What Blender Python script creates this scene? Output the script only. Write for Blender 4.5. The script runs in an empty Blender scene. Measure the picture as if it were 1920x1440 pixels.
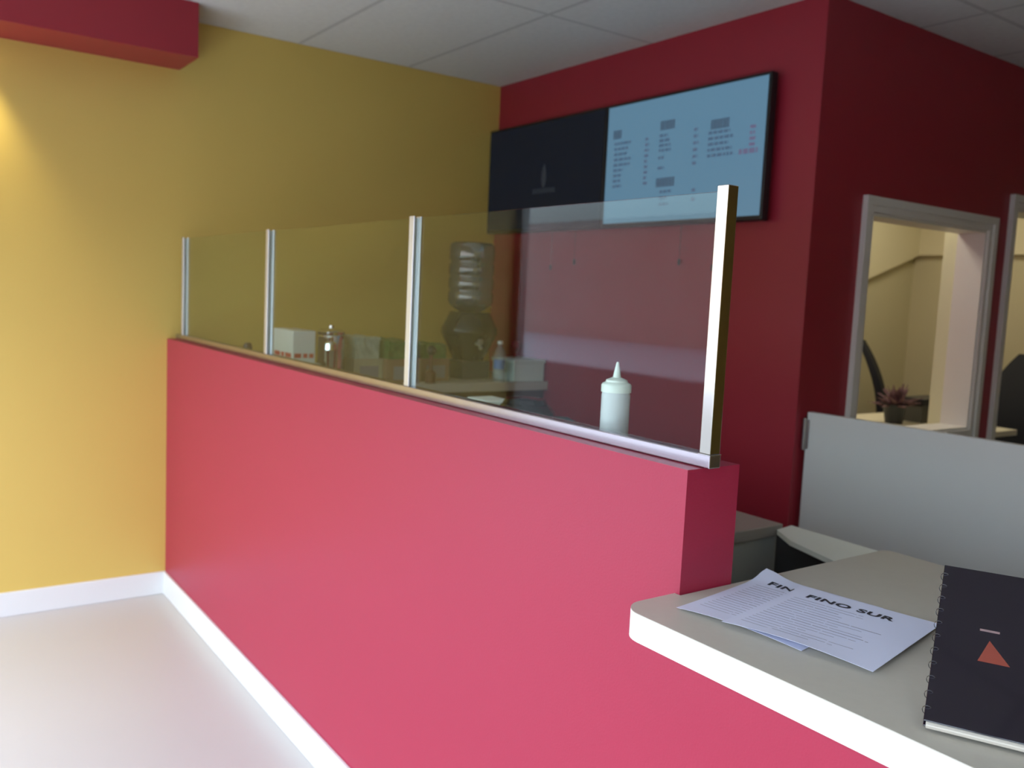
import bpy, bmesh, math, random
from mathutils import Vector, Matrix
random.seed(7)
PI = math.pi
S = bpy.context.scene
COL = S.collection

# ------------------------------------------------------------------ camera
R_ = Vector((0.57819965, 0.81454638, 0.04689736))
U_ = Vector((-0.1081675, 0.01955596, 0.99394032))
F_ = Vector((-0.80869336, 0.57976872, -0.0994147))
cam_data = bpy.data.cameras.new('camera')
cam = bpy.data.objects.new('camera', cam_data)
COL.objects.link(cam)
m = Matrix((( R_.x, U_.x, -F_.x, 4.31052),
            ( R_.y, U_.y, -F_.y, -1.09529),
            ( R_.z, U_.z, -F_.z, 1.5),
            (0, 0, 0, 1)))
cam.matrix_world = m
cam_data.sensor_width = 36.0
cam_data.lens = 1662.67 * 36.0 / 1920.0
cam_data.clip_start = 0.02
cam_data.dof.use_dof = True
cam_data.dof.focus_distance = 1.25
cam_data.dof.aperture_fstop = 5.6
S.camera = cam

# ------------------------------------------------------------------ view, world
S.view_settings.view_transform = 'Standard'
S.view_settings.look = 'None'
S.view_settings.gamma = 1
S.view_settings.use_curve_mapping = False
S.view_settings.exposure = 0.0
try:
    S.cycles.use_denoising = True
    S.cycles.max_bounces = 10
    S.cycles.diffuse_bounces = 5
    S.cycles.transparent_max_bounces = 16
    S.cycles.caustics_reflective = False
    S.cycles.caustics_refractive = False
    S.cycles.sample_clamp_indirect = 6
except Exception:
    pass

w = bpy.data.worlds.new('daylight')
S.world = w
w.use_nodes = True
nt = w.node_tree
nt.nodes.clear()
wo = nt.nodes.new('ShaderNodeOutputWorld')
bg = nt.nodes.new('ShaderNodeBackground')
tc = nt.nodes.new('ShaderNodeTexCoord')
sx = nt.nodes.new('ShaderNodeSeparateXYZ')
mr = nt.nodes.new('ShaderNodeMapRange')
cr = nt.nodes.new('ShaderNodeValToRGB')
mr.inputs['From Min'].default_value = -0.2
mr.inputs['From Max'].default_value = 0.8
e = cr.color_ramp.elements
e[0].position = 0.18; e[0].color = (0.20, 0.19, 0.19, 1)
e[1].position = 0.24; e[1].color = (0.26, 0.27, 0.28, 1)
x = cr.color_ramp.elements.new(0.38); x.color = (0.74, 0.91, 1.06, 1)
x = cr.color_ramp.elements.new(0.8); x.color = (0.93, 1.1, 1.32, 1)
nt.links.new(tc.outputs['Generated'], sx.inputs[0])
nt.links.new(sx.outputs['Z'], mr.inputs['Value'])
nt.links.new(mr.outputs[0], cr.inputs[0])
nt.links.new(cr.outputs[0], bg.inputs['Color'])
bg.inputs['Strength'].default_value = 6.7
nt.links.new(bg.outputs[0], wo.inputs[0])

# portal over the shop window so that the sky is sampled through it
pd = bpy.data.lights.new('shop_window_portal', 'AREA')
pd.shape = 'RECTANGLE'; pd.size = 6.9; pd.size_y = 2.05
pd.cycles.is_portal = True
po = bpy.data.objects.new('shop_window_portal', pd)
po.location = (3.5, -1.90, 1.14)
po.rotation_euler = (PI / 2, 0, 0)      # -Z looks to +y
COL.objects.link(po)

# ------------------------------------------------------------------ materials
MATS = {}
def mat(name, col, rough=0.5, metal=0.0, noise=0.0, nscale=8.0, bump=0.0, bscale=60.0, spec=0.5, coat=0.0, emit=None, estr=1.0, trans=0.0, alpha=1.0, ior=1.45):
    if name in MATS:
        return MATS[name]
    ma = bpy.data.materials.new(name)
    ma.use_nodes = True
    t = ma.node_tree
    b = t.nodes['Principled BSDF']
    b.inputs['Roughness'].default_value = rough
    b.inputs['Metallic'].default_value = metal
    b.inputs['Specular IOR Level'].default_value = spec
    b.inputs['Coat Weight'].default_value = coat
    b.inputs['Transmission Weight'].default_value = trans
    b.inputs['Alpha'].default_value = alpha
    b.inputs['IOR'].default_value = ior
    co = t.nodes.new('ShaderNodeTexCoord')
    nz = t.nodes.new('ShaderNodeTexNoise')
    nz.inputs['Scale'].default_value = nscale
    nz.inputs['Detail'].default_value = 4
    t.links.new(co.outputs['Object'], nz.inputs['Vector'])
    mx = t.nodes.new('ShaderNodeMix')
    mx.data_type = 'RGBA'
    k = noise
    mx.inputs['A'].default_value = (*[c * (1 - k) for c in col], 1)
    mx.inputs['B'].default_value = (*[min(1, c * (1 + k)) for c in col], 1)
    t.links.new(nz.outputs['Fac'], mx.inputs['Factor'])
    t.links.new(mx.outputs['Result'], b.inputs['Base Color'])
    if bump > 0:
        n2 = t.nodes.new('ShaderNodeTexNoise')
        n2.inputs['Scale'].default_value = bscale
        bp = t.nodes.new('ShaderNodeBump')
        bp.inputs['Strength'].default_value = bump
        bp.inputs['Distance'].default_value = 0.002
        t.links.new(co.outputs['Object'], n2.inputs['Vector'])
        t.links.new(n2.outputs['Fac'], bp.inputs['Height'])
        t.links.new(bp.outputs[0], b.inputs['Normal'])
    if emit:
        b.inputs['Emission Color'].default_value = (*emit, 1)
        b.inputs['Emission Strength'].default_value = estr
    MATS[name] = ma
    return ma

def thin_glass(name, tint, rough=0.0, ior=1.5, body=None, bodyfac=0.0):
    ma = bpy.data.materials.new(name)
    ma.use_nodes = True
    t = ma.node_tree
    t.nodes.clear()
    o = t.nodes.new('ShaderNodeOutputMaterial')
    tr = t.nodes.new('ShaderNodeBsdfTransparent'); tr.inputs[0].default_value = (*tint, 1)
    gl = t.nodes.new('ShaderNodeBsdfGlossy'); gl.inputs['Roughness'].default_value = rough
    fr = t.nodes.new('ShaderNodeFresnel')
    # the Fresnel node inverts the IOR on back faces: feed it the inverse there, so a thin sheet reflects alike from both sides
    ge = t.nodes.new('ShaderNodeNewGeometry')
    io = t.nodes.new('ShaderNodeMix'); io.data_type = 'FLOAT'
    io.inputs[2].default_value = ior; io.inputs[3].default_value = 1.0 / ior
    t.links.new(ge.outputs['Backfacing'], io.inputs[0])
    t.links.new(io.outputs[0], fr.inputs['IOR'])
    mx = t.nodes.new('ShaderNodeMixShader')
    t.links.new(fr.outputs[0], mx.inputs[0])
    src = tr.outputs[0]
    if body:
        df = t.nodes.new('ShaderNodeBsdfDiffuse'); df.inputs[0].default_value = (*body, 1)
        m2 = t.nodes.new('ShaderNodeMixShader'); m2.inputs[0].default_value = bodyfac
        t.links.new(tr.outputs[0], m2.inputs[1]); t.links.new(df.outputs[0], m2.inputs[2])
        src = m2.outputs[0]
    t.links.new(src, mx.inputs[1])
    t.links.new(gl.outputs[0], mx.inputs[2])
    t.links.new(mx.outputs[0], o.inputs[0])
    return ma

YEL = mat('yellow_paint', (0.64, 0.455, 0.115), 0.42, noise=0.02, nscale=2, bump=0.15, bscale=220)
RED = mat('red_paint', (0.31, 0.018, 0.034), 0.40, noise=0.02, nscale=2, bump=0.15, bscale=220)
RED_LIT = mat('red_paint_lit', (0.35, 0.019, 0.054), 0.42, noise=0.02, nscale=2, bump=0.15, bscale=220)  # same red paint, with the daylight on the half wall put into its colour
BEI = mat('office_beige_paint', (0.60, 0.55, 0.37), 0.6, noise=0.02, nscale=2)
WHT = mat('white_trim_paint', (0.72, 0.72, 0.72), 0.35, noise=0.01)
CASE = mat('window_casing_paint', (0.72, 0.70, 0.66), 0.4, noise=0.01)
LAM = mat('beige_laminate', (0.50, 0.465, 0.395), 0.38, noise=0.04, nscale=60)
LAME = mat('white_laminate_edge', (0.80, 0.84, 0.82), 0.35, noise=0.01)
ALU = mat('polished_aluminium', (0.74, 0.77, 0.82), 0.30, metal=0.85, noise=0.02, nscale=20)
STEEL = mat('brushed_steel', (0.55, 0.55, 0.55), 0.28, metal=1.0, noise=0.05, nscale=30)
CHROME = mat('chrome', (0.8, 0.8, 0.8), 0.05, metal=1.0)
BLK = mat('black_plastic', (0.012, 0.013, 0.015), 0.35, noise=0.1)
BLKG = mat('black_gloss_plastic', (0.012, 0.012, 0.013), 0.08, noise=0.1)
BLKF = mat('black_mesh_fabric', (0.012, 0.014, 0.02), 0.85, noise=0.2, nscale=200)
PAP = mat('white_paper', (0.68, 0.70, 0.86), 0.6, noise=0.01)
INK = mat('black_ink', (0.03, 0.03, 0.04), 0.6)
INKG = mat('grey_fine_print', (0.30, 0.29, 0.35), 0.6)
GATE = mat('white_gate_laminate', (0.64, 0.62, 0.61), 0.45, noise=0.01)
CARD = mat('white_cardboard', (0.74, 0.76, 0.72), 0.6, noise=0.02)
REDP = mat('red_print', (0.55, 0.06, 0.05), 0.6)
GLASS = thin_glass('clear_tempered_glass', (0.93, 0.97, 0.94), 0.0, 1.26)
CLEAR = thin_glass('clear_blue_polycarbonate', (0.50, 0.56, 0.64), 0.03, 2.2, (0.14, 0.19, 0.25), 0.22)
PET = thin_glass('clear_bottle_plastic', (0.85, 0.90, 0.95), 0.04, 1.45, (0.6, 0.65, 0.7), 0.15)
HDPE = mat('translucent_white_plastic', (0.78, 0.78, 0.84), 0.4, noise=0.01, trans=0.15)

# floor: large beige tiles with a soft sheen
def tile_mat(name, c1, mortar, size, msize, rough, bump=0.0, offset=0.0, noise=0.0):
    ma = bpy.data.materials.new(name)
    ma.use_nodes = True
    t = ma.node_tree
    b = t.nodes['Principled BSDF']
    b.inputs['Roughness'].default_value = rough
    co = t.nodes.new('ShaderNodeTexCoord')
    br = t.nodes.new('ShaderNodeTexBrick')
    br.offset = offset
    br.inputs['Color1'].default_value = (*c1, 1)
    br.inputs['Color2'].default_value = (*[c * 0.985 for c in c1], 1)
    br.inputs['Mortar'].default_value = (*mortar, 1)
    br.inputs['Scale'].default_value = 1.0
    br.inputs['Mortar Size'].default_value = msize
    br.inputs['Mortar Smooth'].default_value = 0.3
    br.inputs['Brick Width'].default_value = size[0]
    br.inputs['Row Height'].default_value = size[1]
    nz = t.nodes.new('ShaderNodeTexNoise'); nz.inputs['Scale'].default_value = 40
    mx = t.nodes.new('ShaderNodeMix'); mx.data_type = 'RGBA'; mx.blend_type = 'MULTIPLY'
    mx.inputs['Factor'].default_value = noise
    t.links.new(co.outputs['Object'], br.inputs['Vector'])
    t.links.new(co.outputs['Object'], nz.inputs['Vector'])
    t.links.new(br.outputs['Color'], mx.inputs['A'])
    t.links.new(nz.outputs['Fac'], mx.inputs['B'])
    t.links.new(mx.outputs['Result'], b.inputs['Base Color'])
    return ma
FLOOR = mat('floor_sealed_beige', (0.49, 0.455, 0.43), 0.36, noise=0.03, nscale=1.2)
CEIL = tile_mat('ceiling_tiles', (0.74, 0.74, 0.73), (0.56, 0.56, 0.56), (1.22, 0.61), 0.012, 0.8, noise=0.15)
PAVE = mat('pavement_concrete', (0.68, 0.68, 0.66), 0.8, noise=0.1, nscale=1)

# ------------------------------------------------------------------ mesh helpers
def add_box(bm, x0, x1, y0, y1, z0, z1, bev=0.0, seg=2):
    g = bmesh.ops.create_cube(bm, size=1.0)
    vs = g['verts']
    for v in vs:
        v.co.x = x0 + (v.co.x + .5) * (x1 - x0)
        v.co.y = y0 + (v.co.y + .5) * (y1 - y0)
        v.co.z = z0 + (v.co.z + .5) * (z1 - z0)
    if bev > 0:
        es = list({e for v in vs for e in v.link_edges})
        bmesh.ops.bevel(bm, geom=es, offset=bev, segments=seg, affect='EDGES', profile=0.5)
    return vs

def bx(*a, bev=0.0, seg=2):
    bm = bmesh.new(); add_box(bm, *a, bev=bev, seg=seg); return bm

def add_lathe(bm, prof, cx=0, cy=0, n=32, sq=None):
    """profile: list of (r, z)."""
    rings = []
    for r, z in prof:
        if r <= 1e-6:
            rings.append([bm.verts.new((cx, cy, z))])
        else:
            rings.append([bm.verts.new((cx + r * math.cos(2 * PI * i / n), cy + r * math.sin(2 * PI * i / n), z)) for i in range(n)])
    for a, b in zip(rings[:-1], rings[1:]):
        if len(a) == 1 and len(b) == 1:
            continue
        for i in range(n):
            j = (i + 1) % n
            if len(a) == 1:
                bm.faces.new((a[0], b[i], b[j]))
            elif len(b) == 1:
                bm.faces.new((a[i], b[0], a[j]))
            else:
                bm.faces.new((a[i], b[i], b[j], a[j]))

def lathe(prof, **k):
    bm = bmesh.new(); add_lathe(bm, prof, **k); return bm

def add_prism(bm, pts, z0, z1):
    lo = [bm.verts.new((x, y, z0)) for x, y in pts]
    hi = [bm.verts.new((x, y, z1)) for x, y in pts]
    n = len(pts)
    bm.faces.new(lo[::-1]); bm.faces.new(hi)
    for i in range(n):
        j = (i + 1) % n
        bm.faces.new((lo[i], lo[j], hi[j], hi[i]))

def prism(pts, z0, z1):
    bm = bmesh.new(); add_prism(bm, pts, z0, z1); return bm

def add_tube(bm, path, r, n=8, caps=True):
    path = [Vector(p) for p in path]
    rings = []
    for i, p in enumerate(path):
        a = path[max(i - 1, 0)]; b = path[min(i + 1, len(path) - 1)]
        d = (b - a).normalized()
        up = Vector((0, 0, 1)) if abs(d.z) < .95 else Vector((1, 0, 0))
        s = d.cross(up).normalized(); t = s.cross(d)
        rr = r[i] if isinstance(r, (list, tuple)) else r
        rings.append([bm.verts.new(p + (s * math.cos(2 * PI * k / n) + t * math.sin(2 * PI * k / n)) * rr) for k in range(n)])
    for a, b in zip(rings[:-1], rings[1:]):
        for k in range(n):
            j = (k + 1) % n
            bm.faces.new((a[k], a[j], b[j], b[k]))
    if caps:
        bm.faces.new(rings[0][::-1]); bm.faces.new(rings[-1])

def tube(path, r, n=8):
    bm = bmesh.new(); add_tube(bm, path, r, n); return bm

def obj(name, bm, material, parent=None, loc=None, rotz=0, smooth=False, label=None):
    bmesh.ops.recalc_face_normals(bm, faces=bm.faces[:])
    me = bpy.data.meshes.new(name)
    bm.to_mesh(me); bm.free()
    if smooth:
        for p in me.polygons:
            p.use_smooth = True
        try:
            me.set_sharp_from_angle(angle=math.radians(40))
        except Exception:
            pass
    me.materials.append(material)
    o = bpy.data.objects.new(name, me)
    COL.objects.link(o)
    if parent:
        o.parent = parent
    if loc:
        o.location = loc
    o.rotation_euler = (0, 0, rotz)
    if label:
        o['label'] = label
    return o

def thing(name, label, cat, loc=(0, 0, 0), rotz=0, group=None):
    o = bpy.data.objects.new(name, None)
    o.empty_display_size = 0.1
    COL.objects.link(o)
    o.location = loc; o.rotation_euler = (0, 0, rotz)
    o['label'] = label; o['category'] = cat
    if group:
        o['group'] = group
    return o

def tag(o, label, cat, group=None):
    o['label'] = label; o['category'] = cat
    if group:
        o['group'] = group
    return o

def struct(name, bm, material, label=None, parent=None, cat=None):
    o = obj(name, bm, material, parent)
    if not parent:
        o['kind'] = 'structure'
        if label: o['label'] = label
        if cat: o['category'] = cat
    return o

def text_bm(s, size, bold=0.0, depth=0.0004, spacing=1.0):
    cu = bpy.data.curves.new('lettering', 'FONT')
    cu.body = s; cu.size = size; cu.extrude = depth; cu.offset = bold
    cu.space_character = spacing
    to = bpy.data.objects.new('lettering', cu)
    COL.objects.link(to)
    dg = bpy.context.evaluated_depsgraph_get()
    me = bpy.data.meshes.new_from_object(to.evaluated_get(dg))
    bm = bmesh.new(); bm.from_mesh(me)
    bpy.data.objects.remove(to); bpy.data.curves.remove(cu); bpy.data.meshes.remove(me)
    return bm

# ------------------------------------------------------------------ key sizes
HW = 1.2235      # top of the half wall
T = 0.13         # its thickness
X1 = 3.298       # its free end
D = 1.818        # kitchen back wall
W = 2.162        # red side wall
HC = 2.679       # ceiling
YS = -1.84       # shop window plane

# ------------------------------------------------------------------ setting
struct('floor', bx(-0.12, 7.1, YS - .12, .06, -0.1, 0), FLOOR, 'pale beige polished floor', cat='floor')
struct('floor_kitchen', bx(-0.12, 7.1, .06, 6.1, -0.1, 0), tile_mat('brown_bounce_tile', (.16, .085, .06), (.12, .10, .09), (.2, .2), .008, .5, noise=.3), cat='floor')  # unseen; brown chosen to darken the light bounced onto the gate
struct('ceiling', bx(-0.12, 7.1, YS - .12, 6.1, HC, HC + .1), CEIL, 'white suspended tile ceiling', cat='ceiling')
struct('wall_left', bx(-0.12, 0, YS - .12, D + .1, 0, HC), YEL, 'mustard yellow wall', cat='wall')
struct('wall_back', bx(0, W - .1, D, D + .1, 0, HC), RED, 'dark red wall behind the menu screens', cat='wall')
struct('wall_right', bx(7.0, 7.12, YS - .12, 6.1, 0, HC), YEL, cat='wall')
struct('wall_rear', bx(W, 7.0, 6.0, 6.1, 0, HC), BEI, cat='wall')

# red side wall with an interior window and a doorway; beige lining on the office side
win = (2.20, 3.135, 0.965, 1.905)     # y0 y1 z0 z1 opening
dor = (3.385, 4.30, 0.0, 2.03)
def side_wall(x0, x1):
    bm = bmesh.new()
    add_box(bm, x0, x1, D, win[0], 0, HC)
    add_box(bm, x0, x1, win[0], win[1], 0, win[2])
    add_box(bm, x0, x1, win[0], win[1], win[3], HC)
    add_box(bm, x0, x1, win[1], dor[0], 0, HC)
    add_box(bm, x0, x1, dor[0], dor[1], dor[3], HC)
    add_box(bm, x0, x1, dor[1], 6.0, 0, HC)
    return bm
struct('wall_side', side_wall(W - .1, W), RED, 'dark red side wall with window and doorway', cat='wall')
bm = bmesh.new()
for a in ((D + .1, win[0], 0, HC), (win[0], win[1], 0, win[2]), (win[0], win[1], win[3], HC), (win[1], dor[0], 0, HC), (dor[0], dor[1], dor[3], HC), (dor[1], 5.6, 0, HC)):
    add_box(bm, W - .12, W - .1, *a)
struct('wall_office_front', bm, BEI, cat='wall')
struct('wall_office_left', bx(0.26, 0.36, D + .1, 5.7, 0, HC), BEI, 'beige office wall', cat='wall')
struct('wall_office_back', bx(0.36, W - .1, 5.6, 5.7, 0, HC), BEI, 'beige office back wall', cat='wall')
# light patch on the office walls, put into raised shapes and lighter colour
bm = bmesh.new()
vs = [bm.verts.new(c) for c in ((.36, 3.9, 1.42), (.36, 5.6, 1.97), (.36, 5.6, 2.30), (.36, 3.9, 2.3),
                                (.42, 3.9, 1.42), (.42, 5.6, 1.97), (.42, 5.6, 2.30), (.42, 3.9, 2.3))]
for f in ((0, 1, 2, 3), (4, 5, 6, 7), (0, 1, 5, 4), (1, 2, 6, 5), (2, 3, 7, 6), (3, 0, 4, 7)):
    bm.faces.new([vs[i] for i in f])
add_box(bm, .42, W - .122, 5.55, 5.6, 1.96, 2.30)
struct('office_light_patch', bm, mat('office_lit_wall', (0.74, 0.68, 0.48), 0.6), cat='trim')

# casings (white painted timber) of window and doorway
def casing(y0, y1, z0, z1, cw, bottom):
    bm = bmesh.new()
    for k, (pw, px) in enumerate(((cw, .014), (cw * .55, .024))):
        o = cw - pw
        a0, a1 = y0 - cw, y1 + cw
        if k == 0:
            add_box(bm, W, W + px, y0 - cw, y0, z0 - (cw if bottom else 0), z1 + cw)
            add_box(bm, W, W + px, y1, y1 + cw, z0 - (cw if bottom else 0), z1 + cw)
            add_box(bm, W, W + px, y0, y1, z1, z1 + cw)
            if bottom: add_box(bm, W, W + px, y0, y1, z0 - cw, z0, bev=.002)
        else:
            add_box(bm, W + .014, W + px, y0 - cw, y0 - cw + pw, z0 - (cw if bottom else 0), z1 + cw)
            add_box(bm, W + .014, W + px, y1 + cw - pw, y1 + cw, z0 - (cw if bottom else 0), z1 + cw)
            add_box(bm, W + .014, W + px, y0 - cw + pw, y1 + cw - pw, z1 + cw - pw, z1 + cw)
    return bm
def jamb(y0, y1, z0, z1, x0, bottom):
    bm = bmesh.new()
    t = .012
    add_box(bm, x0, W + .002, y0, y0 + t, z0, z1)
    add_box(bm, x0, W + .002, y1 - t, y1, z0, z1)
    add_box(bm, x0, W + .002, y0 + t, y1 - t, z1 - t, z1)
    if bottom: add_box(bm, x0, W + .002, y0 + t, y1 - t, z0, z0 + t)
    return bm
w1 = struct('window_1', casing(*win, .062, True), CASE, 'white framed interior window in the red side wall', cat='window')
o = obj('window_jamb', jamb(*win, W - .13, True), CASE, w1)
d1 = struct('door_1', casing(*dor, .062, False), CASE, 'white framed doorway in the red side wall, cut by the photo edge', cat='door')
o = obj('door_jamb', jamb(*dor, W - .13, False), CASE, d1)
# cream pilaster at the end of the window inside the office
struct('trim_office_post', bx(W - .2, W - .121, 3.135, 3.385, 0, 2.25), mat('cream_paint', (0.66, 0.65, 0.44), 0.55), cat='trim')
# pass-through ledge
# half wall in red, continuing low under the service counter
bm = bmesh.new()
prof = [(0, 0), (6.2, 0), (6.2, .962), (X1, .962), (X1, HW), (0, HW)]
va = [bm.verts.new((x, 0, z)) for x, z in prof]; vb = [bm.verts.new((x, T, z)) for x, z in prof]
bm.faces.new(va); bm.faces.new(vb[::-1])
for i in range(6):
    j = (i + 1) % 6
    bm.faces.new((va[i], va[j], vb[j], vb[i]))
struct('wall_half', bm, RED_LIT, 'red half wall carrying the glass guard, lower under the counter', cat='wall')

def baseboard(name, x0, x1, y0, y1, lab, h=.108):
    bm = bmesh.new()
    add_box(bm, x0, x1, y0, y1, 0, h, bev=.003)
    struct(name, bm, WHT, lab, cat='baseboard')
baseboard('baseboard_half', 0.013, 6.2, -.013, 0, 'white baseboard along the red half wall')
baseboard('baseboard_left', 0, .013, YS, 0, 'white baseboard along the yellow wall')

# soffit with end over the yellow wall
struct('trim_soffit', bx(0, .297, YS, .044, 2.452, HC), RED, 'red painted soffit above the yellow wall', cat='soffit')

# shop front behind the viewer
FR = mat('anodised_frame', (0.35, 0.34, 0.33), 0.35, metal=0.7)
bm = bmesh.new()
add_box(bm, 0, 7.0, YS - .1, YS, 0, .12)
add_box(bm, 0, 7.0, YS - .1, YS, 2.15, HC)
struct('wall_front', bm, mat('front_wall_paint', (0.5, 0.4, 0.3), 0.6), cat='wall')
w2 = struct('window_2', bx(0, 7.0, YS - .08, YS - .03, .12, .18), FR, 'shop front window frame', cat='window')
bm = bmesh.new()
for xx in (.03, 2.62, 3.70, 4.80, 5.90, 6.96):
    add_box(bm, xx - .03, xx + .03, YS - .08, YS - .03, .18, 2.15)
obj('mullion', bm, FR, w2)
obj('transom', bx(0, 7.0, YS - .08, YS - .03, 2.09, 2.15), FR, w2)
struct('floor_sidewalk', bx(-20, 30, -4.2, YS - .13, -.25, -.13), PAVE, cat='pavement')
struct('floor_road', bx(-60, 60, -13.5, -4.2, -.35, -.25), mat('asphalt', (.10, .09, .09), .85, noise=.2), cat='road')
struct('floor_far_kerb', bx(-60, 60, -24, -13.5, -.35, -.2), mat('bright_concrete', (.50, .49, .55), .85, noise=.1), cat='pavement')
struct('wall_opposite', bx(-60, 60, -30, -24, -.35, 4.9), mat('opposite_facade', (.60, .45, .41), .8, noise=.2, nscale=1), cat='building')

# ------------------------------------------------------------------ glass guard on the half wall
YG = 0.052
base_h = .024
base = obj('guard_rail', bx(0.004, X1 + .012, YG - .014, YG + .014, HW + .0005, HW + base_h, bev=.002), mat('rail_aluminium', (.52, .48, .52), .25, metal=1.0))
tag(base, 'polished aluminium base channel running along the half wall top under the glass', 'rail')
def post_bm(h, w=.0125, web=.003, slots=(-1, 1)):
    """extruded H profile: two flanges and a web, open to the sides that hold glass"""
    bm = bmesh.new()
    y = w
    f = .0045
    t0, t1 = .0, h
    add_box(bm, -w, w, -y, -y + f, t0, t1, bev=.0008, seg=1)
    add_box(bm, -w, w, y - f, y, t0, t1, bev=.0008, seg=1)
    add_box(bm, -web, web, -y + f, y - f, t0, t1 - .004)
    return bm
PH = 1.6925 - HW - base_h
posts = [(0.10, 'slim aluminium glass-guard post nearest the yellow wall'),
         (1.185, 'slim aluminium glass-guard post, second out from the yellow wall'),
         (2.245, 'aluminium glass-guard post in the middle, just left of the water cooler'),
         (3.296, 'thick bright aluminium end post at the free end of the half wall')]
for i, (px, lab) in enumerate(posts):
    t = thing('guard_post', lab, 'post', (px, YG, HW + base_h + .0005), 0, 'posts of the glass guard')
    if i < 3:
        obj('post_profile', post_bm(PH), ALU, t)
    else:
        bm = bmesh.new()
        add_box(bm, -.0115, .0125, -.0125, .0125, 0, PH + .004, bev=.0012, seg=2)
        obj('post_profile', bm, mat('mirror_polished_aluminium', (.60, .575, .51), .15, metal=1.0), t)
        obj('end_cap', bx(-.0135, .0145, -.0145, .0145, -.003, .0, bev=.0008, seg=1), CHROME, t)
for i in range(3):
    xa, xb = posts[i][0] + .004, posts[i + 1][0] - (.004 if i < 2 else .0125)
    labs = ['clear glass guard panel beside the yellow wall', 'clear glass guard panel in front of the carton and steel canister',
            'clear glass guard panel in front of the water cooler and squeeze bottle']
    g = obj('glass_panel', bx(xa, xb, YG - .003, YG + .003, HW + base_h + .001, HW + base_h + PH - .004), GLASS)
    tag(g, labs[i], 'glass panel', 'panels of the glass guard')

# ------------------------------------------------------------------ squeeze bottle on the wall top
t = thing('squeeze_bottle', 'white translucent squeeze bottle with pointed nozzle standing behind the glass', 'bottle', (3.003, .098, HW + .0008))
r = .0285
obj('body', lathe([(0, 0), (r * .9, 0), (r, .004), (r, .088), (r * .96, .094), (r * .9, .096), (0, .096)], n=36), HDPE, t, smooth=True)
obj('cap', lathe([(0, .094), (r * 1.05, .094), (r * 1.05, .108), (r * .98, .111), (r * .78, .114), (r * .74, .118), (r * .34, .123), (0, .123)], n=36), mat('white_cap_plastic', (.85, .88, .86), .35), t, smooth=True)
obj('nozzle', lathe([(0, .122), (.0085, .122), (.007, .13), (.0028, .152), (.0018, .154), (0, .154)], n=20), MATS['white_cap_plastic'], t, smooth=True)

# ------------------------------------------------------------------ service counter
CZ = 1.009
def rounded(pts, radii, n=8):
    out = []
    N = len(pts)
    for i, (p, r) in enumerate(zip(pts, radii)):
        p = Vector(p); a = Vector(pts[i - 1]); b = Vector(pts[(i + 1) % N])
        if r <= 0:
            out.append((p.x, p.y)); continue
        da = (a - p).normalized(); db = (b - p).normalized()
        ang = da.angle(db); L = r / math.tan(ang / 2)
        s = p + da * L; e_ = p + db * L
        c = p + (da + db).normalized() * (r / math.sin(ang / 2))
        a0 = math.atan2(s.y - c.y, s.x - c.x); a1 = math.atan2(e_.y - c.y, e_.x - c.x)
        dd = (a1 - a0 + PI) % (2 * PI) - PI
        for k in range(n + 1):
            q = a0 + dd * k / n
            out.append((c.x + r * math.cos(q), c.y + r * math.sin(q)))
    return out
ct = thing('service_counter', 'beige laminate service counter with white rounded edge at the end of the half wall', 'counter', (X1, 0, 0))
cx0, cx1, cy0, cy1 = -.010, 2.9, -.128, .607
outer = rounded([(cx0, cy0), (cx1, cy0), (cx1, cy1), (.0, cy1), (.0, .0005), (cx0, .0005)], [.045, 0, 0, .012, 0, 0])
outer = [(x, y) for x, y in outer]
# top slab cut round the half wall end
slab = rounded([(cx0, cy0), (cx1, cy0), (cx1, cy1), (.003, cy1), (.003, -.001), (cx0, -.001)], [.045, 0, 0, .02, 0, 0])
obj('countertop', prism(slab, CZ - .0015, CZ), LAM, ct)
obj('edge_band', prism(slab, CZ - .046, CZ - .0016), LAME, ct)
bm = bmesh.new()
add_box(bm, .03, 2.85, T + .002, .56, .06, CZ - .047)
obj('base_cabinet', bm, mat('cabinet_white', (0.55, 0.55, 0.52), 0.5), ct)
obj('toe_kick', bx(.05, 2.8, T + .03, .52, 0.001, .06), BLK, ct)

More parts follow.
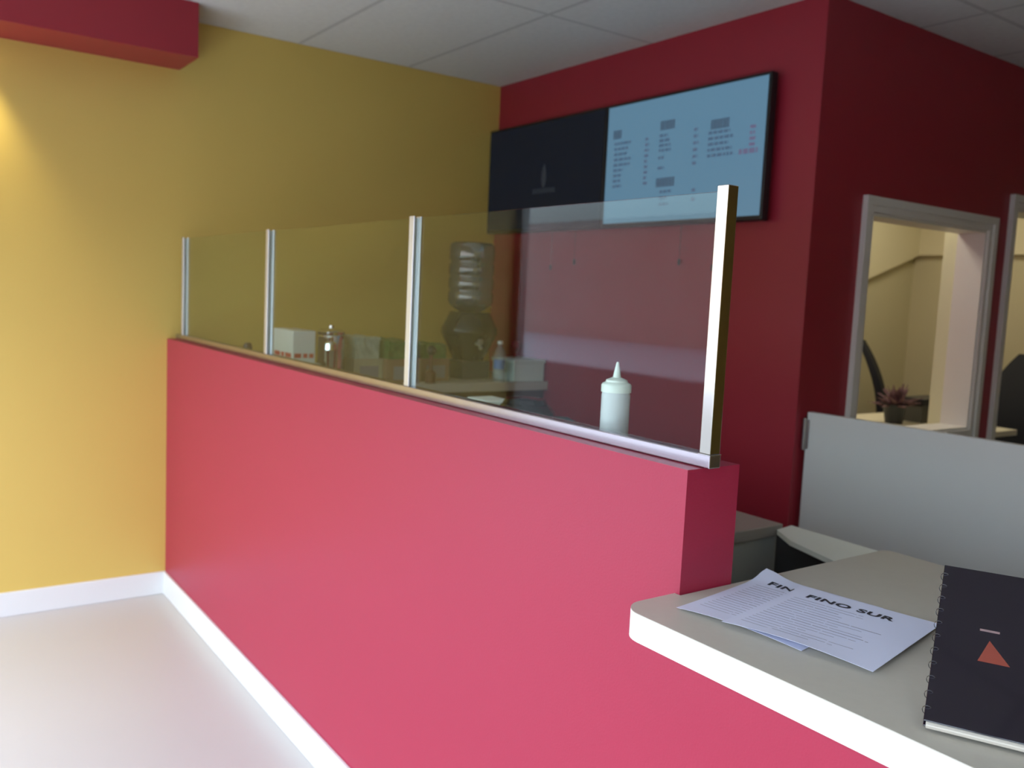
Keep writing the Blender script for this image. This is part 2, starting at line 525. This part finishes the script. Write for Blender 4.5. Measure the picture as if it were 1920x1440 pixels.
# papers
def sheet(loc, rotz, wdt, hgt, curl, label, head, nlines):
    """flat sheet; local x to the right along a text line, local y up the page, origin front-left corner"""
    t = thing('printed_sheet', label, 'paper', loc, rotz, 'printed sheets on the service counter')
    bm = bmesh.new()
    NX, NY = 12, 16
    def zf(u, v):
        z = .0006
        cu, cv, ch = curl
        d = math.hypot((u - cu) * wdt, (v - cv) * hgt)
        z += ch * math.exp(-(d / .035) ** 2)
        z += .007 * max(0, math.sin((u * .9 + .1) * PI)) * (1 - v) ** 4
        return z
    def grid(off):
        return [[bm.verts.new((wdt * i / NX, hgt * j / NY, zf(i / NX, j / NY) + off)) for j in range(NY + 1)] for i in range(NX + 1)]
    a = grid(0); b = grid(.0004)
    for i in range(NX):
        for j in range(NY):
            bm.faces.new((a[i][j], a[i][j + 1], a[i + 1][j + 1], a[i + 1][j]))
            bm.faces.new((b[i][j], b[i + 1][j], b[i + 1][j + 1], b[i][j + 1]))
    for i in range(NX):
        bm.faces.new((a[i][0], a[i + 1][0], b[i + 1][0], b[i][0])); bm.faces.new((a[i][NY], b[i][NY], b[i + 1][NY], a[i + 1][NY]))
    for j in range(NY):
        bm.faces.new((a[0][j], b[0][j], b[0][j + 1], a[0][j + 1])); bm.faces.new((a[NX][j], a[NX][j + 1], b[NX][j + 1], b[NX][j]))
    obj('sheet', bm, PAP, t, smooth=True)
    # heading
    hb = text_bm(head, .031, bold=.0010, depth=.0001, spacing=1.08)
    for v in hb.verts:
        v.co.x = v.co.x * 1.0 + .030; v.co.y = v.co.y * .8 + hgt - .052
        v.co.z += zf(v.co.x / wdt, v.co.y / hgt) + .0012
    obj('heading', hb, INK, t)
    lb = bmesh.new()
    y = hgt - .068
    rnd = random.Random(nlines)
    for k in range(nlines):
        ln = wdt * rnd.uniform(.45, .82) if k not in (3, 4) else wdt * .5
        x = .018
        hh = .0011 if k in (2, 5, 9) else .0007
        while x < ln:
            wl = rnd.uniform(.03, .08)
            z = zf((x + .5 * wl) / wdt, y / hgt) + .0009
            add_box(lb, x, min(x + wl, ln), y, y + hh * 1.6, z, z + .0001)
            x += wl + .0025
        y -= .0118
    obj('fine_print', lb, INKG, t)
    return t
s1 = sheet((3.347, -.058, CZ + .0004), math.radians(9.5), .216, .286, (0, 1, .013),
           'printed white sheet partly covered, its back corner curling up beside the half wall end', 'FINO SUR', 16)
s2 = sheet((3.436, -.052, CZ + .0060), math.radians(11), .232, .272, (.0, 1, .001),
           'printed white sheet lying on top, its heading fully visible', 'FINO SUR', 16)

# dark spiral menu book on a low wedge stand, leaning back
TILT = math.radians(24)
mb = thing('menu_book', 'dark glossy spiral-bound menu book tilted up on a clear base at the right edge', 'book', (3.784, -.096, CZ + .0006), math.radians(26))
L = .298
def tilt_bm(bm, oz=.0105):
    c, s = math.cos(TILT), math.sin(TILT)
    for v in bm.verts:
        y, z = v.co.y, v.co.z
        v.co.y = y * c - z * s
        v.co.z = y * s + z * c + oz
    return bm
obj('pages', tilt_bm(bx(.004, .218, -.004, L - .004, -.006, .0, bev=.001, seg=1)), mat('page_edges', (.62, .58, .50), .6), mb)
DARK = mat('dark_glossy_cover', (0.010, 0.006, 0.013), 0.10, noise=0.2, nscale=5, coat=0.3)
obj('cover', tilt_bm(bx(.001, .221, .001, L, .0003, .0022, bev=.0006, seg=1)), DARK, mb)
obj('back_cover', tilt_bm(bx(.001, .221, .001, L, -.0085, -.0064, bev=.0006, seg=1)), DARK, mb)
bm = bmesh.new()
for k in range(11):
    yy = .022 + k * .0255
    path = [(.0035 + .0055 * math.cos(a), yy, -.003 + .0075 * math.sin(a)) for a in [2 * PI * i / 12 for i in range(12)]]
    add_tube(bm, path, .0005, 5)
tilt_bm(bm)
obj('binding_rings', bm, mat('binding_wire', (.25, .25, .27), .25, metal=1), mb)
# printed marks: orange triangle under a short bar, part of a second letter
OR = mat('orange_print', (0.28, 0.06, 0.04), 0.35)
bm = prism([(.052, .118), (.088, .118), (.064, .158)], .0023, .0025)
obj('triangle_mark', tilt_bm(bm), OR, mb)
bm = bx(.052, .075, .174, .178, .0023, .0025)
obj('short_bar_mark', tilt_bm(bm), mat('pale_print', (.30, .20, .20), .4), mb)
bm = bx(.103, .112, .130, .166, .0023, .0025)
obj('letter_mark', tilt_bm(bm), OR, mb)
# clear wedge base
bm = bmesh.new()
c, s = math.cos(TILT), math.sin(TILT)
pts = [(.03, .0), (L * c * .8, .0), (L * c * .8, L * s * .8 - .004), (.03, .009)]
va = [bm.verts.new((.01, y, z)) for y, z in pts]; vb = [bm.verts.new((.21, y, z)) for y, z in pts]
bm.faces.new(va); bm.faces.new(vb[::-1])
for i in range(4):
    j = (i + 1) % 4
    bm.faces.new((va[i], va[j], vb[j], vb[i]))
obj('wedge_base', bm, mat('base_grey', (.45, .43, .40), .3), mb)

# ------------------------------------------------------------------ low worktops behind the half wall
TZ = .86
pt = thing('prep_table', 'low grey worktop table behind the half wall', 'table', (.75, T + .01, 0))
tx, ty = 2.684 - .75, 1.09 - T - .01
obj('tabletop', bx(0, tx, 0, ty, TZ - .035, TZ, bev=.003), mat('table_laminate', (.36, .33, .29), .35), pt)
obj('end_panel', bx(tx - .03, tx - .01, .02, ty - .005, 0.001, TZ - .036), mat('grey_panel', (.42, .43, .39), .5), pt)
obj('end_panel', bx(.01, .03, .02, ty - .005, 0.001, TZ - .036), MATS['grey_panel'], pt)
obj('back_panel', bx(.03, tx - .03, ty - .03, ty - .01, 0.001, TZ - .036), MATS['grey_panel'], pt)
cs = thing('corner_shelf', 'pale low shelf with slanted front in the gap between half wall end and gate', 'shelf', (2.70, .80, 0))
obj('shelf_board', prism([(.005, .30), (.02, .215), (.115, .150), (.60, -.005), (.60, .28)], TZ - .014, TZ), mat('pale_laminate', (.80, .84, .76), .4), cs)
obj('back_panel', bx(-.01, .57, .255, .27, 0.001, TZ - .015), mat('gap_shade_panel', (.06, .06, .06), .6), cs)  # dark panel added to stand in for the shade under the shelf
obj('support_panel', bx(.58, .598, .02, .26, 0.001, TZ - .015), MATS['grey_panel'], cs)

# back counter along the yellow wall
bc = thing('back_counter', 'beige-topped counter along the yellow wall under the cooler', 'counter', (0.002, T + .02, 0))
L2 = D - T - .022
obj('countertop', bx(0, .575, 0, L2, 1.005, 1.05, bev=.002), LAM, bc)
obj('cabinet_body', bx(0, .54, .01, L2, .08, 1.004), mat('cabinet_brown', (.10, .055, .045), .5), bc)
for k in range(3):
    d = obj('door', bx(.541, .555, .02 + k * .545, .55 + k * .545, .1, .96, bev=.002), MATS['cabinet_brown'], bc)
    hb = bmesh.new(); add_tube(hb, [(.556, .48 + k * .545, .78), (.58, .48 + k * .545, .78), (.58, .48 + k * .545, .90), (.556, .48 + k * .545, .90)], .005)
    obj('handle', hb, STEEL, d)

BZ = 1.0505
# white carton with red band on a low riser
rs = obj('serving_tray', bx(-.2, .2, -.17, .125, 0, .10, bev=.01), mat('cream_tray', (.62, .62, .46), .5), loc=(.33, .42, BZ))
tag(rs, 'cream box-shaped tray under the white carton on the back counter', 'tray')
cb = thing('carton', 'white cardboard carton with red printed band beside the steel canister', 'box', (.38, .470, BZ + .1005))
obj('box_body', bx(-.12, .12, -.055, .055, 0, .145, bev=.004), CARD, cb)
bm = bmesh.new()
for (a, b) in ((-.10, -.03), (-.015, .02), (.035, .105)):
    add_box(bm, a, b, -.0562, -.0554, .022, .042)
for (a, b) in ((-.046, -.014), (-.004, .016), (.024, .045)):
    add_box(bm, .1204, .1212, a, b, .022, .042)
obj('printed_band', bm, REDP, cb)
obj('tape', bx(-.12, .12, -.02, .02, .1452, .1458), mat('tape', (.5, .42, .3), .3), cb)

# steel canister
cn = thing('steel_canister', 'polished steel canister with lid reflecting the shop windows, beside the carton', 'canister', (.385, .650, BZ))
obj('body', lathe([(0, 0), (.062, 0), (.066, .004), (.066, .215), (.06, .225), (0, .225)], n=40), CHROME, cn, smooth=True)
obj('lid', lathe([(0, .2255), (.068, .2255), (.068, .238), (.05, .252), (.012, .256), (.012, .268), (0, .27)], n=40), CHROME, cn, smooth=True)

# small steel shaker
sk = thing('steel_shaker', 'slim steel shaker between the carton and the bigger canister', 'shaker', (.515, .590, BZ))
obj('body', lathe([(0, 0), (.026, 0), (.034, .16), (.035, .162), (0, .162)], n=32), CHROME, sk, smooth=True)
obj('cap', lathe([(0, .1625), (.034, .1625), (.03, .19), (.016, .2), (.016, .22), (0, .222)], n=32), CHROME, sk, smooth=True)

# crates with leafy green packs
GRN = mat('green_leaf_film', (.10, .19, .06), .35, noise=.65, nscale=28, bump=.6, bscale=40)
GRN2 = mat('pale_green_film', (.40, .45, .36), .3, noise=.5, nscale=30, bump=.8, bscale=45)
CRB = mat('brown_cardboard', (.28, .17, .10), .7, noise=.1)
def crumple(bm, amp, seed):
    rr = random.Random(seed)
    bmesh.ops.subdivide_edges(bm, edges=bm.edges[:], cuts=6, use_grid_fill=True)
    for v in bm.verts:
        v.co += Vector((rr.uniform(-amp, amp), rr.uniform(-amp, amp), rr.uniform(-amp, amp)))
    return bm
crates = [(.33, .814, .13, .105, 'clear-wrapped pale pack of cups', GRN2, 'pale plastic-wrapped pack standing left of the green packs', mat('pale_pack', (.42, .38, .26), .45, noise=.2)),
          (.33, .985, .17, .13, '', GRN, 'brown crate topped with dark green packs, left of the middle post', CRB),
          (.31, 1.185, .15, .115, '', GRN, 'brown crate topped with dull green packs, right of the middle post', CRB)]
for k, (x, y, wx, wy, _, gm, lab, cm) in enumerate(crates):
    t = thing('produce_crate', lab, 'crate', (x, y, BZ), 0, 'crates of wrapped packs')
    h = .115
    bm = bmesh.new()
    hx, hy = wx, wy * .72
    add_box(bm, -hx, hx, -hy, hy, 0, .012)
    add_box(bm, -hx, -hx + .008, -hy, hy, .012, h)
    add_box(bm, hx - .008, hx, -hy, hy, .012, h)
    add_box(bm, -hx + .008, hx - .008, -hy, -hy + .008, .012, h)
    add_box(bm, -hx + .008, hx - .008, hy - .008, hy, .012, h)
    obj('tray', bm, cm, t)
    obj('printed_label', bx(hx + .0003, hx + .001, -hy * .6, hy * .7, .015, .08), mat('grey_label', (.26, .24, .25), .6), t)
    obj('wrapped_pack', crumple(bx(-hx + .012, hx - .012, -hy + .012, hy - .012, .02, .215 - .015 * k), .004, k), gm, t)

# sauce pump bottle with dark top
def pump(loc, label, bodyc, topc, h):
    t = thing('pump_bottle', label, 'bottle', loc, 0)
    obj('body', lathe([(0, 0), (.026, 0), (.028, .004), (.028, h * .28), (.012, h * .36), (.010, h * .74), (0, h * .74)], n=28), bodyc, t, smooth=True)
    obj('pump_head', lathe([(0, h * .741), (.012, h * .741), (.021, h * .8), (.024, h * .88), (.018, h * .96), (.008, h), (0, h)], n=24), topc, t, smooth=True)
    obj('spout', tube([(0.018, 0, h * .88), (.038, 0, h * .87), (.042, 0, h * .82)], .004), topc, t)
pump((.53, 1.118, BZ), 'slim bottle with brown-red neck and dark round top left of the cooler', mat('brown_sauce', (.13, .05, .03), .3), BLK, .185)

# water cooler : crock dispenser with inverted bottle
wc = thing('water_dispenser', 'dark countertop water dispenser with spigot under the big water bottle', 'dispenser', (.31, 1.475, BZ))
obj('stand', bx(-.085, .085, -.085, .085, 0, .095, bev=.006), mat('slate_plastic', (.045, .055, .065), .4), wc)
obj('crock', lathe([(0, .0955), (.085, .0955), (.09, .11), (.150, .235), (.150, .262), (.112, .345), (.105, .352), (.06, .352), (0, .345)], n=8 * 4), BLKG, wc, smooth=True)
bm = bmesh.new(); add_tube(bm, [(.12, -.03, .19), (.165, -.035, .185), (.175, -.036, .165)], .009); add_box(bm, .155, .175, -.045, -.025, .19, .215)
obj('spigot', bm, mat('spigot_plastic', (.25, .25, .22), .3), wc)
wb = thing('water_bottle_large', 'large clear ribbed water bottle upside down on the dark dispenser', 'water bottle', (.31, 1.475, BZ + .3525))
prof = [(0, .0), (.060, .0), (.080, .010), (.110, .034), (.120, .055), (.120, .075)]
for k in range(3):
    z = .075 + .02 + k * .075
    prof += [(.120, z), (.115, z + .010), (.115, z + .020), (.120, z + .030), (.120, z + .05)]
prof += [(.120, .335), (.117, .352), (.105, .362), (.0, .360)]
obj('bottle_body', lathe(prof, n=40), CLEAR, wb, smooth=True)
obj('handle', tube([(.118, -.03, .20), (.135, -.035, .215), (.135, -.035, .275), (.118, -.03, .29)], .008), CLEAR, wb, smooth=True)

# small bottle with blue label, white box, red topped pump
sb = thing('drink_bottle', 'small clear plastic drink bottle with blue label next to the cooler', 'bottle', (.52, 1.535, BZ))
obj('bottle_body', lathe([(0, 0), (.030, 0), (.033, .006), (.033, .055), (.030, .062), (.030, .115), (.033, .122), (.033, .14), (.022, .168), (.013, .182), (.013, .194), (0, .194)], n=32), PET, sb, smooth=True)
obj('label_band', lathe([(.0306, .066), (.0306, .112)], n=32), mat('blue_label', (.12, .25, .55), .4, noise=.4, nscale=60), sb, smooth=True)
obj('bottle_cap', lathe([(0, .1945), (.0145, .1945), (.0145, .208), (.012, .21), (0, .21)], n=24), WHT, sb, smooth=True)
wbx = thing('carton', 'small white box at the far end of the back counter, against the red wall', 'box', (.455, 1.70, BZ))
obj('box_body', bx(-.10, .10, -.095, .105, 0, .095, bev=.004), mat('mint_white_card', (.66, .74, .68), .5), wbx)
obj('lid', bx(-.104, .104, -.099, .109, .0955, .115, bev=.003), MATS['mint_white_card'], wbx)
pz = thing('red_knob', 'dark red rounded knob on a short stem above the small white box', 'knob', (.40, 1.72, BZ + .116))
obj('stem', lathe([(0, 0), (.012, 0), (.006, .01), (.006, .03), (0, .03)], n=16), mat('dark_red_plastic', (.20, .004, .012), .5), pz)
obj('knob', lathe([(0, .028), (.008, .028), (.022, .045), (.029, .062), (.024, .08), (.010, .09), (0, .092)], n=24), MATS['dark_red_plastic'], pz, smooth=True)

# dark cap just above the half wall near the yellow wall
dk = thing('sauce_bottle', 'small bottle of which only the dark cap shows over the half wall', 'bottle', (.53, .20, BZ))
obj('body', lathe([(0, 0), (.022, 0), (.024, .004), (.024, .12), (.014, .147), (0, .147)], n=24), mat('brown_glass', (.08, .04, .02), .1), dk, smooth=True)
obj('cap', lathe([(0, .1475), (.019, .1475), (.019, .177), (.013, .192), (0, .192)], n=24), BLK, dk, smooth=True)

# items on the prep table behind the glass
wt = thing('white_canister', 'white rounded-top box peeking over the half wall behind the glass', 'container', (2.00, .46, TZ + .0005))
obj('body', bx(-.035, .075, -.05, .05, 0, .285, bev=.012), CARD, wt)
obj('lid', bx(-.038, .078, -.053, .053, .2855, .315, bev=.010, seg=3), MATS['white_cap_plastic'], wt)
tp = thing('coffee_grinder', 'black glossy kitchen appliance with two window reflections, right of the white box', 'appliance', (2.20, .47, TZ + .0005))
obj('housing', lathe([(0, 0), (.10, 0), (.105, .01), (.105, .24), (.09, .30), (.07, .32), (0, .322)], n=12), BLKG, tp)
obj('lid', lathe([(0, .3225), (.068, .3225), (.06, .335), (.02, .34), (0, .34)], n=24), BLKG, tp, smooth=True)
dm = thing('dark_pan', 'dark domed pan lid just showing behind the glass guard left of the squeeze bottle', 'pan', (2.455, .40, TZ + .0005))
obj('pan_body', lathe([(0, 0), (.07, 0), (.085, .02), (.085, .24), (.08, .245), (0, .245)], n=32), BLK, dm, smooth=True)
obj('lid', lathe([(0, .2455), (.087, .2455), (.083, .27), (.06, .30), (.025, .317), (0, .32)], n=32), mat('grey_lid', (.05, .055, .055), .3), dm, smooth=True)

# ------------------------------------------------------------------ menu screens
def screen(x0, x1, name_label, on):
    t = thing('menu_screen', name_label, 'screen', (x0, D, 1.843), 0, 'menu screens on the red wall')
    wd = x1 - x0; h = .575
    obj('casing', bx(0, wd, -.062, -.022, 0, h, bev=.004), BLK, t)
    obj('wall_bracket', bx(wd * .3, wd * .7, -.022, -.0005, h * .3, h * .75), STEEL, t)
    b = .013
    if on:
        sm = mat('lit_screen', (.02, .03, .04), .25, emit=(.130, .275, .405), estr=.72)
        obj('display', bx(b, wd - b, -.0635, -.0621, b + .006, h - b), sm, t)
    else:
        sm = mat('dark_screen', (.004, .006, .012), .22, spec=.25, emit=(.0045, .007, .013), estr=.8)
        obj('display', bx(b, wd - b, -.0635, -.0621, b + .006, h - b), sm, t)
    return t
sa = screen(.012, 1.008, 'left menu screen, nearly black with a faint logo', False)
sb2 = screen(1.012, 1.973, 'right menu screen glowing blue with a printed price menu', True)
def scr_bars(rects, yb=-.0645):
    bm = bmesh.new()
    for (x0, x1, z0, z1) in rects:
        add_box(bm, x0, x1, yb, yb + .0008, z0, z1)
    return bm
X0, Z0 = 1.012, 1.843
rr = random.Random(3)
def heading(cx, cz, wd, hh=.040):
    out = []; x = cx - wd / 2
    while x < cx + wd / 2:
        wl = rr.uniform(.004, .007)
        out.append((x - X0, x - X0 + wl, cz - hh / 2 - Z0, cz + hh / 2 - Z0)); x += wl + .0045
    return out
HEADS = [heading(1.092, 2.275, .05), heading(1.420, 2.280, .085), heading(1.724, 2.247, .095), heading(1.423, 2.031, .105)]
def lines(x, zt, zb, n, w0, w1, hh=.013):
    out = []
    for i in range(n):
        z = zt + (zb - zt) * i / max(1, n - 1)
        wd = rr.uniform(w0, w1); a = x
        while a < x + wd:
            l = rr.uniform(.012, .03)
            out.append((a - X0, min(a + l, x + wd) - X0, z - hh / 2 - Z0, z + hh / 2 - Z0)); a += l + .006
    return out
ITEMS = [lines(1.078, 2.232, 2.035, 9, .05, .12), lines(1.375, 2.236, 2.172, 4, .05, .09), lines(1.375, 2.140, 2.138, 1, .03, .06), lines(1.375, 2.095, 2.090, 1, .03, .06),
         lines(1.665, 2.214, 2.120, 5, .09, .16), lines(1.395, 1.990, 1.935, 3, .04, .07)]
PRICES = [lines(1.285, 2.232, 2.035, 9, .018, .03), lines(1.582, 2.240, 2.098, 6, .018, .03), lines(1.590, 1.985, 1.983, 1, .02, .03), lines(1.590, 1.945, 1.94, 1, .02, .03)]
RPRICES = [lines(1.885, 2.214, 2.145, 4, .025, .035), lines(1.835, 2.120, 2.110, 1, .09, .095, .02)]
DL = mat('screen_dark_letter', (.02, .03, .04), .4, emit=(.04, .055, .10), estr=.7)
IL = mat('screen_item_letter', (.02, .03, .04), .4, emit=(.08, .15, .25), estr=.7)
PL = mat('screen_price_letter', (.02, .03, .04), .4, emit=(.10, .15, .25), estr=.7)
RL = mat('screen_red_letter', (.02, .03, .04), .4, emit=(.16, .15, .27), estr=.7)
for hd in HEADS: obj('menu_heading', scr_bars(hd), DL, sb2)
for it in ITEMS: obj('menu_items', scr_bars(it), IL, sb2)
for it in PRICES: obj('menu_prices', scr_bars(it), PL, sb2)
for it in RPRICES: obj('menu_red_prices', scr_bars(it), RL, sb2)
# faint logo on the dark screen : upright flame over a band of letters
bm = bmesh.new()
def flame(bm, cx, cz, w_, h_):
    ptsf = []
    for i in range(14):
        a = 2 * PI * i / 14
        xx = math.sin(a) * w_ * (1 - .45 * max(0, math.cos(a)))
        ptsf.append((cx + xx, cz + math.cos(a) * h_))
    va = [bm.verts.new((x, -.0650, z)) for x, z in ptsf]; vb = [bm.verts.new((x, -.0642, z)) for x, z in ptsf]
    bm.faces.new(va); bm.faces.new(vb[::-1])
    for i in range(14):
        j = (i + 1) % 14
        bm.faces.new((va[i], va[j], vb[j], vb[i]))
flame(bm, .523, 2.13 - Z0, .022, .062)
xx = .43
while xx < .615:
    add_box(bm, xx, xx + .008, -.0650, -.0642, 2.040 - Z0, 2.066 - Z0); xx += .013
obj('logo', bm, mat('faint_logo', (.02, .025, .03), .4, emit=(.011, .015, .022), estr=.9), sa)
# pull cords hanging beneath the screens
for k, (cx_, cz_, ref) in enumerate(((.57, 1.657, 'leftmost, under the dark screen'), (.765, 1.684, 'second from left, under the dark screen'),
                                ((1.498), 1.682, 'third from left, under the lit screen'), (1.694, 1.658, 'rightmost, close to the end post'))):
    t = thing('pull_cord', 'thin dark pull cord below the menu screens, ' + ref, 'cord', (cx_, 1.80, cz_), 0, 'pull cords under the menu screens')
    obj('cord', tube([(0, 0, .012), (.001, 0, .09), (0, 0, .22)], .0012, 6), BLK, t)
    obj('tab', bx(-.006, .006, -.003, .003, -.014, .013, bev=.002), BLK, t)

# ------------------------------------------------------------------ gate at the kitchen entrance
gt = thing('swing_gate', 'pale grey-white swing gate panel hinged at the red wall corner', 'gate', (W + .012, 1.88, 0))
obj('panel', bx(.006, 1.12, -.016, .016, .12, 1.10, bev=.002), GATE, gt)
hg = obj('hinge', bx(-.010, .020, -.020, -.0165, .955, 1.070, bev=.001, seg=1), STEEL, gt)
obj('hinge_knuckle', tube([(0.002, -.022, .95), (.002, -.022, 1.075)], .007, 12), STEEL, hg, smooth=True)
hg2 = obj('hinge', bx(-.010, .020, -.020, -.0165, .20, .315, bev=.001, seg=1), STEEL, gt)
obj('hinge_knuckle', tube([(0.002, -.022, .195), (.002, -.022, .32)], .007, 12), STEEL, hg2, smooth=True)

# ------------------------------------------------------------------ office seen through the openings
OZ = .90
od = thing('office_desk', 'cream office desk just inside the white framed interior window', 'desk', (1.30, 3.0, 0))
obj('desktop', bx(-.02, .72, -.3, .95, OZ - .03, OZ, bev=.002), mat('desk_cream', (.74, .68, .50), .45), od)
obj('desk_side', bx(0, .70, .70, .73, 0.001, OZ - .031), MATS['desk_cream'], od)
obj('desk_side', bx(0, .70, -.28, -.25, 0.001, OZ - .031), MATS['desk_cream'], od)
# pen pot with pinkish brown stems/leaves
pp = thing('potted_plant', 'small dark pot with pinkish-brown leaves on the office desk', 'plant', (1.60, 3.44, OZ + .0005))
obj('pot', lathe([(0, 0), (.045, 0), (.062, .10), (.066, .105), (.056, .105), (.05, .095), (0, .09)], n=28), mat('dark_pot', (.02, .025, .03), .4), pp, smooth=True)
bm = bmesh.new()
rp = random.Random(11)
for k in range(80):
    a = rp.uniform(0, 2 * PI); el = rp.uniform(.1, 1.4); ln = rp.uniform(.07, .15)
    base_ = Vector((rp.uniform(-.03, .03), rp.uniform(-.03, .03), .09))
    d = Vector((math.cos(a) * math.cos(el), math.sin(a) * math.cos(el), math.sin(el)))
    s = d.cross(Vector((0, 0, 1))).normalized() * .013
    p1 = base_ + d * ln * .55 ; tip = base_ + d * ln + Vector((0, 0, -.015))
    n_ = s.cross(d).normalized() * .001
    v = [bm.verts.new(c) for c in (base_ + n_, p1 - s + n_, tip + n_, p1 + s + n_, base_ - n_, p1 - s - n_, tip - n_, p1 + s - n_)]
    for f in ((0, 1, 2, 3), (7, 6, 5, 4), (0, 4, 5, 1), (1, 5, 6, 2), (2, 6, 7, 3), (3, 7, 4, 0)):
        bm.faces.new([v[i] for i in f])
obj('leaves', bm, mat('pinkish_leaf', (.16, .085, .095), .6, noise=.6, nscale=30), pp)
pr = thing('desk_organizer', 'dark grey box with a black top edge on the office desk, beside the plant', 'box', (1.60, 3.74, OZ + .0005))
obj('box_body', bx(-.07, .07, -.14, .14, 0, .095, bev=.004), mat('dark_grey_box', (.07, .068, .055), .5), pr)
obj('top_rim', bx(-.075, .075, -.145, .145, .0955, .135, bev=.005), BLK, pr)
bm = bmesh.new(); add_box(bm, -.05, .05, -.04, .04, 0, .006)
tag(obj('notepad', bm, mat('blue_paper', (.30, .42, .45), .6), loc=(1.79, 3.66, OZ + .0005), rotz=.4), 'pale blue notepad lying on the office desk by the window jamb', 'notepad')

def office_chair(loc, rotz, label, bh=.62, seat=.50, lean=.10):
    t = thing('office_chair', label, 'chair', loc, rotz, 'office chairs')
    obj('seat', bx(-.24, .24, -.24, .24, seat - .07, seat, bev=.03, seg=3), BLKF, t, smooth=True)
    bm = bmesh.new()
    n = 12
    prev = None
    for i in range(n + 1):
        u = i / n
        y = -.25 - lean * u ** 2 * 2.2 + .05 * math.sin(u * PI)
        z = seat + .08 + bh * u
        hw = .23 * (1 - .35 * max(0, (u - .55) / .45) ** 2.2)
        th = .035 * (1 - .6 * u ** 3) + .005
        ring = [bm.verts.new(c) for c in ((-hw, y - th, z), (-hw * .5, y - th - .012, z), (hw * .5, y - th - .012, z), (hw, y - th, z), (hw, y + .008, z), (hw * .5, y - .004, z), (-hw * .5, y - .004, z), (-hw, y + .008, z))]
        if prev:
            for k in range(8):
                j = (k + 1) % 8
                bm.faces.new((prev[k], prev[j], ring[j], ring[k]))
        else:
            bm.faces.new(ring[::-1])
        prev = ring
    bm.faces.new(prev)
    obj('backrest', bm, BLKF, t, smooth=True)
    obj('back_bracket', tube([(0, -.12, seat - .09), (0, -.30, seat - .07), (0, -.285, seat + .18)], .018), BLK, t)
    obj('gas_column', lathe([(0, .09), (.028, .09), (.028, .3), (.02, .3), (.02, seat - .071), (0, seat - .071)], n=20), BLK, t)
    for k in range(5):
        a = 2 * PI * k / 5
        lg = obj('leg', tube([(0, 0, .10), (.14 * math.cos(a), .14 * math.sin(a), .09), (.27 * math.cos(a), .27 * math.sin(a), .066)], [.026, .02, .014]), BLK, t)
        cb_ = bmesh.new(); add_tube(cb_, [(.27 * math.cos(a) - .012, .27 * math.sin(a), .028), (.27 * math.cos(a) + .012, .27 * math.sin(a), .028)], .026, 14)
        obj('caster', cb_, BLK, lg)
    return t
office_chair((1.08, 4.63, 0), math.radians(-60), 'black office chair seen side-on through the interior window, only its curved back showing', bh=.765, seat=.46, lean=.07)
office_chair((1.735, 4.36, 0), math.radians(180), 'black office chair in the doorway at the right edge', bh=.70, seat=.50)
fc = thing('filing_cabinet', 'dark grey low cabinet behind the doorway chair', 'cabinet', (1.20, 5.33, 0))
obj('cabinet_body', bx(-.30, .1, -.25, .25, 0.001, 1.0, bev=.004), MATS['dark_grey_box'], fc)
dd = obj('drawer', bx(.1005, .112, -.24, .24, .52, .98, bev=.002), MATS['dark_grey_box'], fc)
obj('handle', bx(.1125, .125, -.06, .06, .74, .755, bev=.002), STEEL, dd)

# ------------------------------------------------------------------ lamps
# recessed downlight in the soffit washing the yellow wall, just left of the frame
dl = thing('recessed_downlight', 'recessed downlight under the red soffit washing the yellow wall', 'lamp', (.085, -.80, 2.452))
obj('trim_ring', lathe([(.045, -.0005), (.062, -.0005), (.062, -.006), (.045, -.006), (.045, -.0005)], n=32), WHT, dl)
obj('lens', lathe([(0, -.001), (.044, -.001), (.044, -.003), (0, -.003)], n=32), mat('lamp_lens', (.9, .85, .7), .3, emit=(1, .85, .55), estr=6), dl)
ld = bpy.data.lights.new('downlight_bulb', 'SPOT')
ld.energy = 34; ld.color = (1, .90, .55); ld.spot_size = math.radians(80); ld.spot_blend = .9; ld.shadow_soft_size = .04
lo = bpy.data.objects.new('downlight_bulb', ld); COL.objects.link(lo)
lo.parent = dl; lo.location = (0, 0, -.02)
# office ceiling lamp
ol = thing('office_light', 'square office ceiling light just inside the interior window', 'lamp', (1.35, 2.75, HC))
obj('frame', bx(-.3, .3, -.3, .3, -.03, -.001), WHT, ol)
obj('diffuser', bx(-.27, .27, -.27, .27, -.034, -.031), mat('diffuser', (.9, .85, .7), .4, emit=(1, .88, .62), estr=2.0), ol)
ad = bpy.data.lights.new('office_area_light', 'AREA')
ad.energy = 15; ad.size = .5; ad.color = (1, .94, .78)
ao = bpy.data.objects.new('office_area_light', ad); COL.objects.link(ao)
ao.parent = ol; ao.location = (0, 0, -.05)

office_fill = thing('office_light', 'added unseen fill light over the back of the office', 'lamp', (1.2, 4.6, HC))  # unseen lamp added to brighten the office walls
obj('frame', bx(-.3, .3, -.3, .3, -.03, -.001), WHT, office_fill)
obj('diffuser', bx(-.27, .27, -.27, .27, -.034, -.031), MATS['diffuser'], office_fill)
fill_data = bpy.data.lights.new('office_area_light', 'AREA')
fill_data.energy = 6; fill_data.size = .5; fill_data.color = (1, .92, .70)
fill_obj = bpy.data.objects.new('office_area_light', fill_data); COL.objects.link(fill_obj)
fill_obj.parent = office_fill; fill_obj.location = (0, 0, -.05)
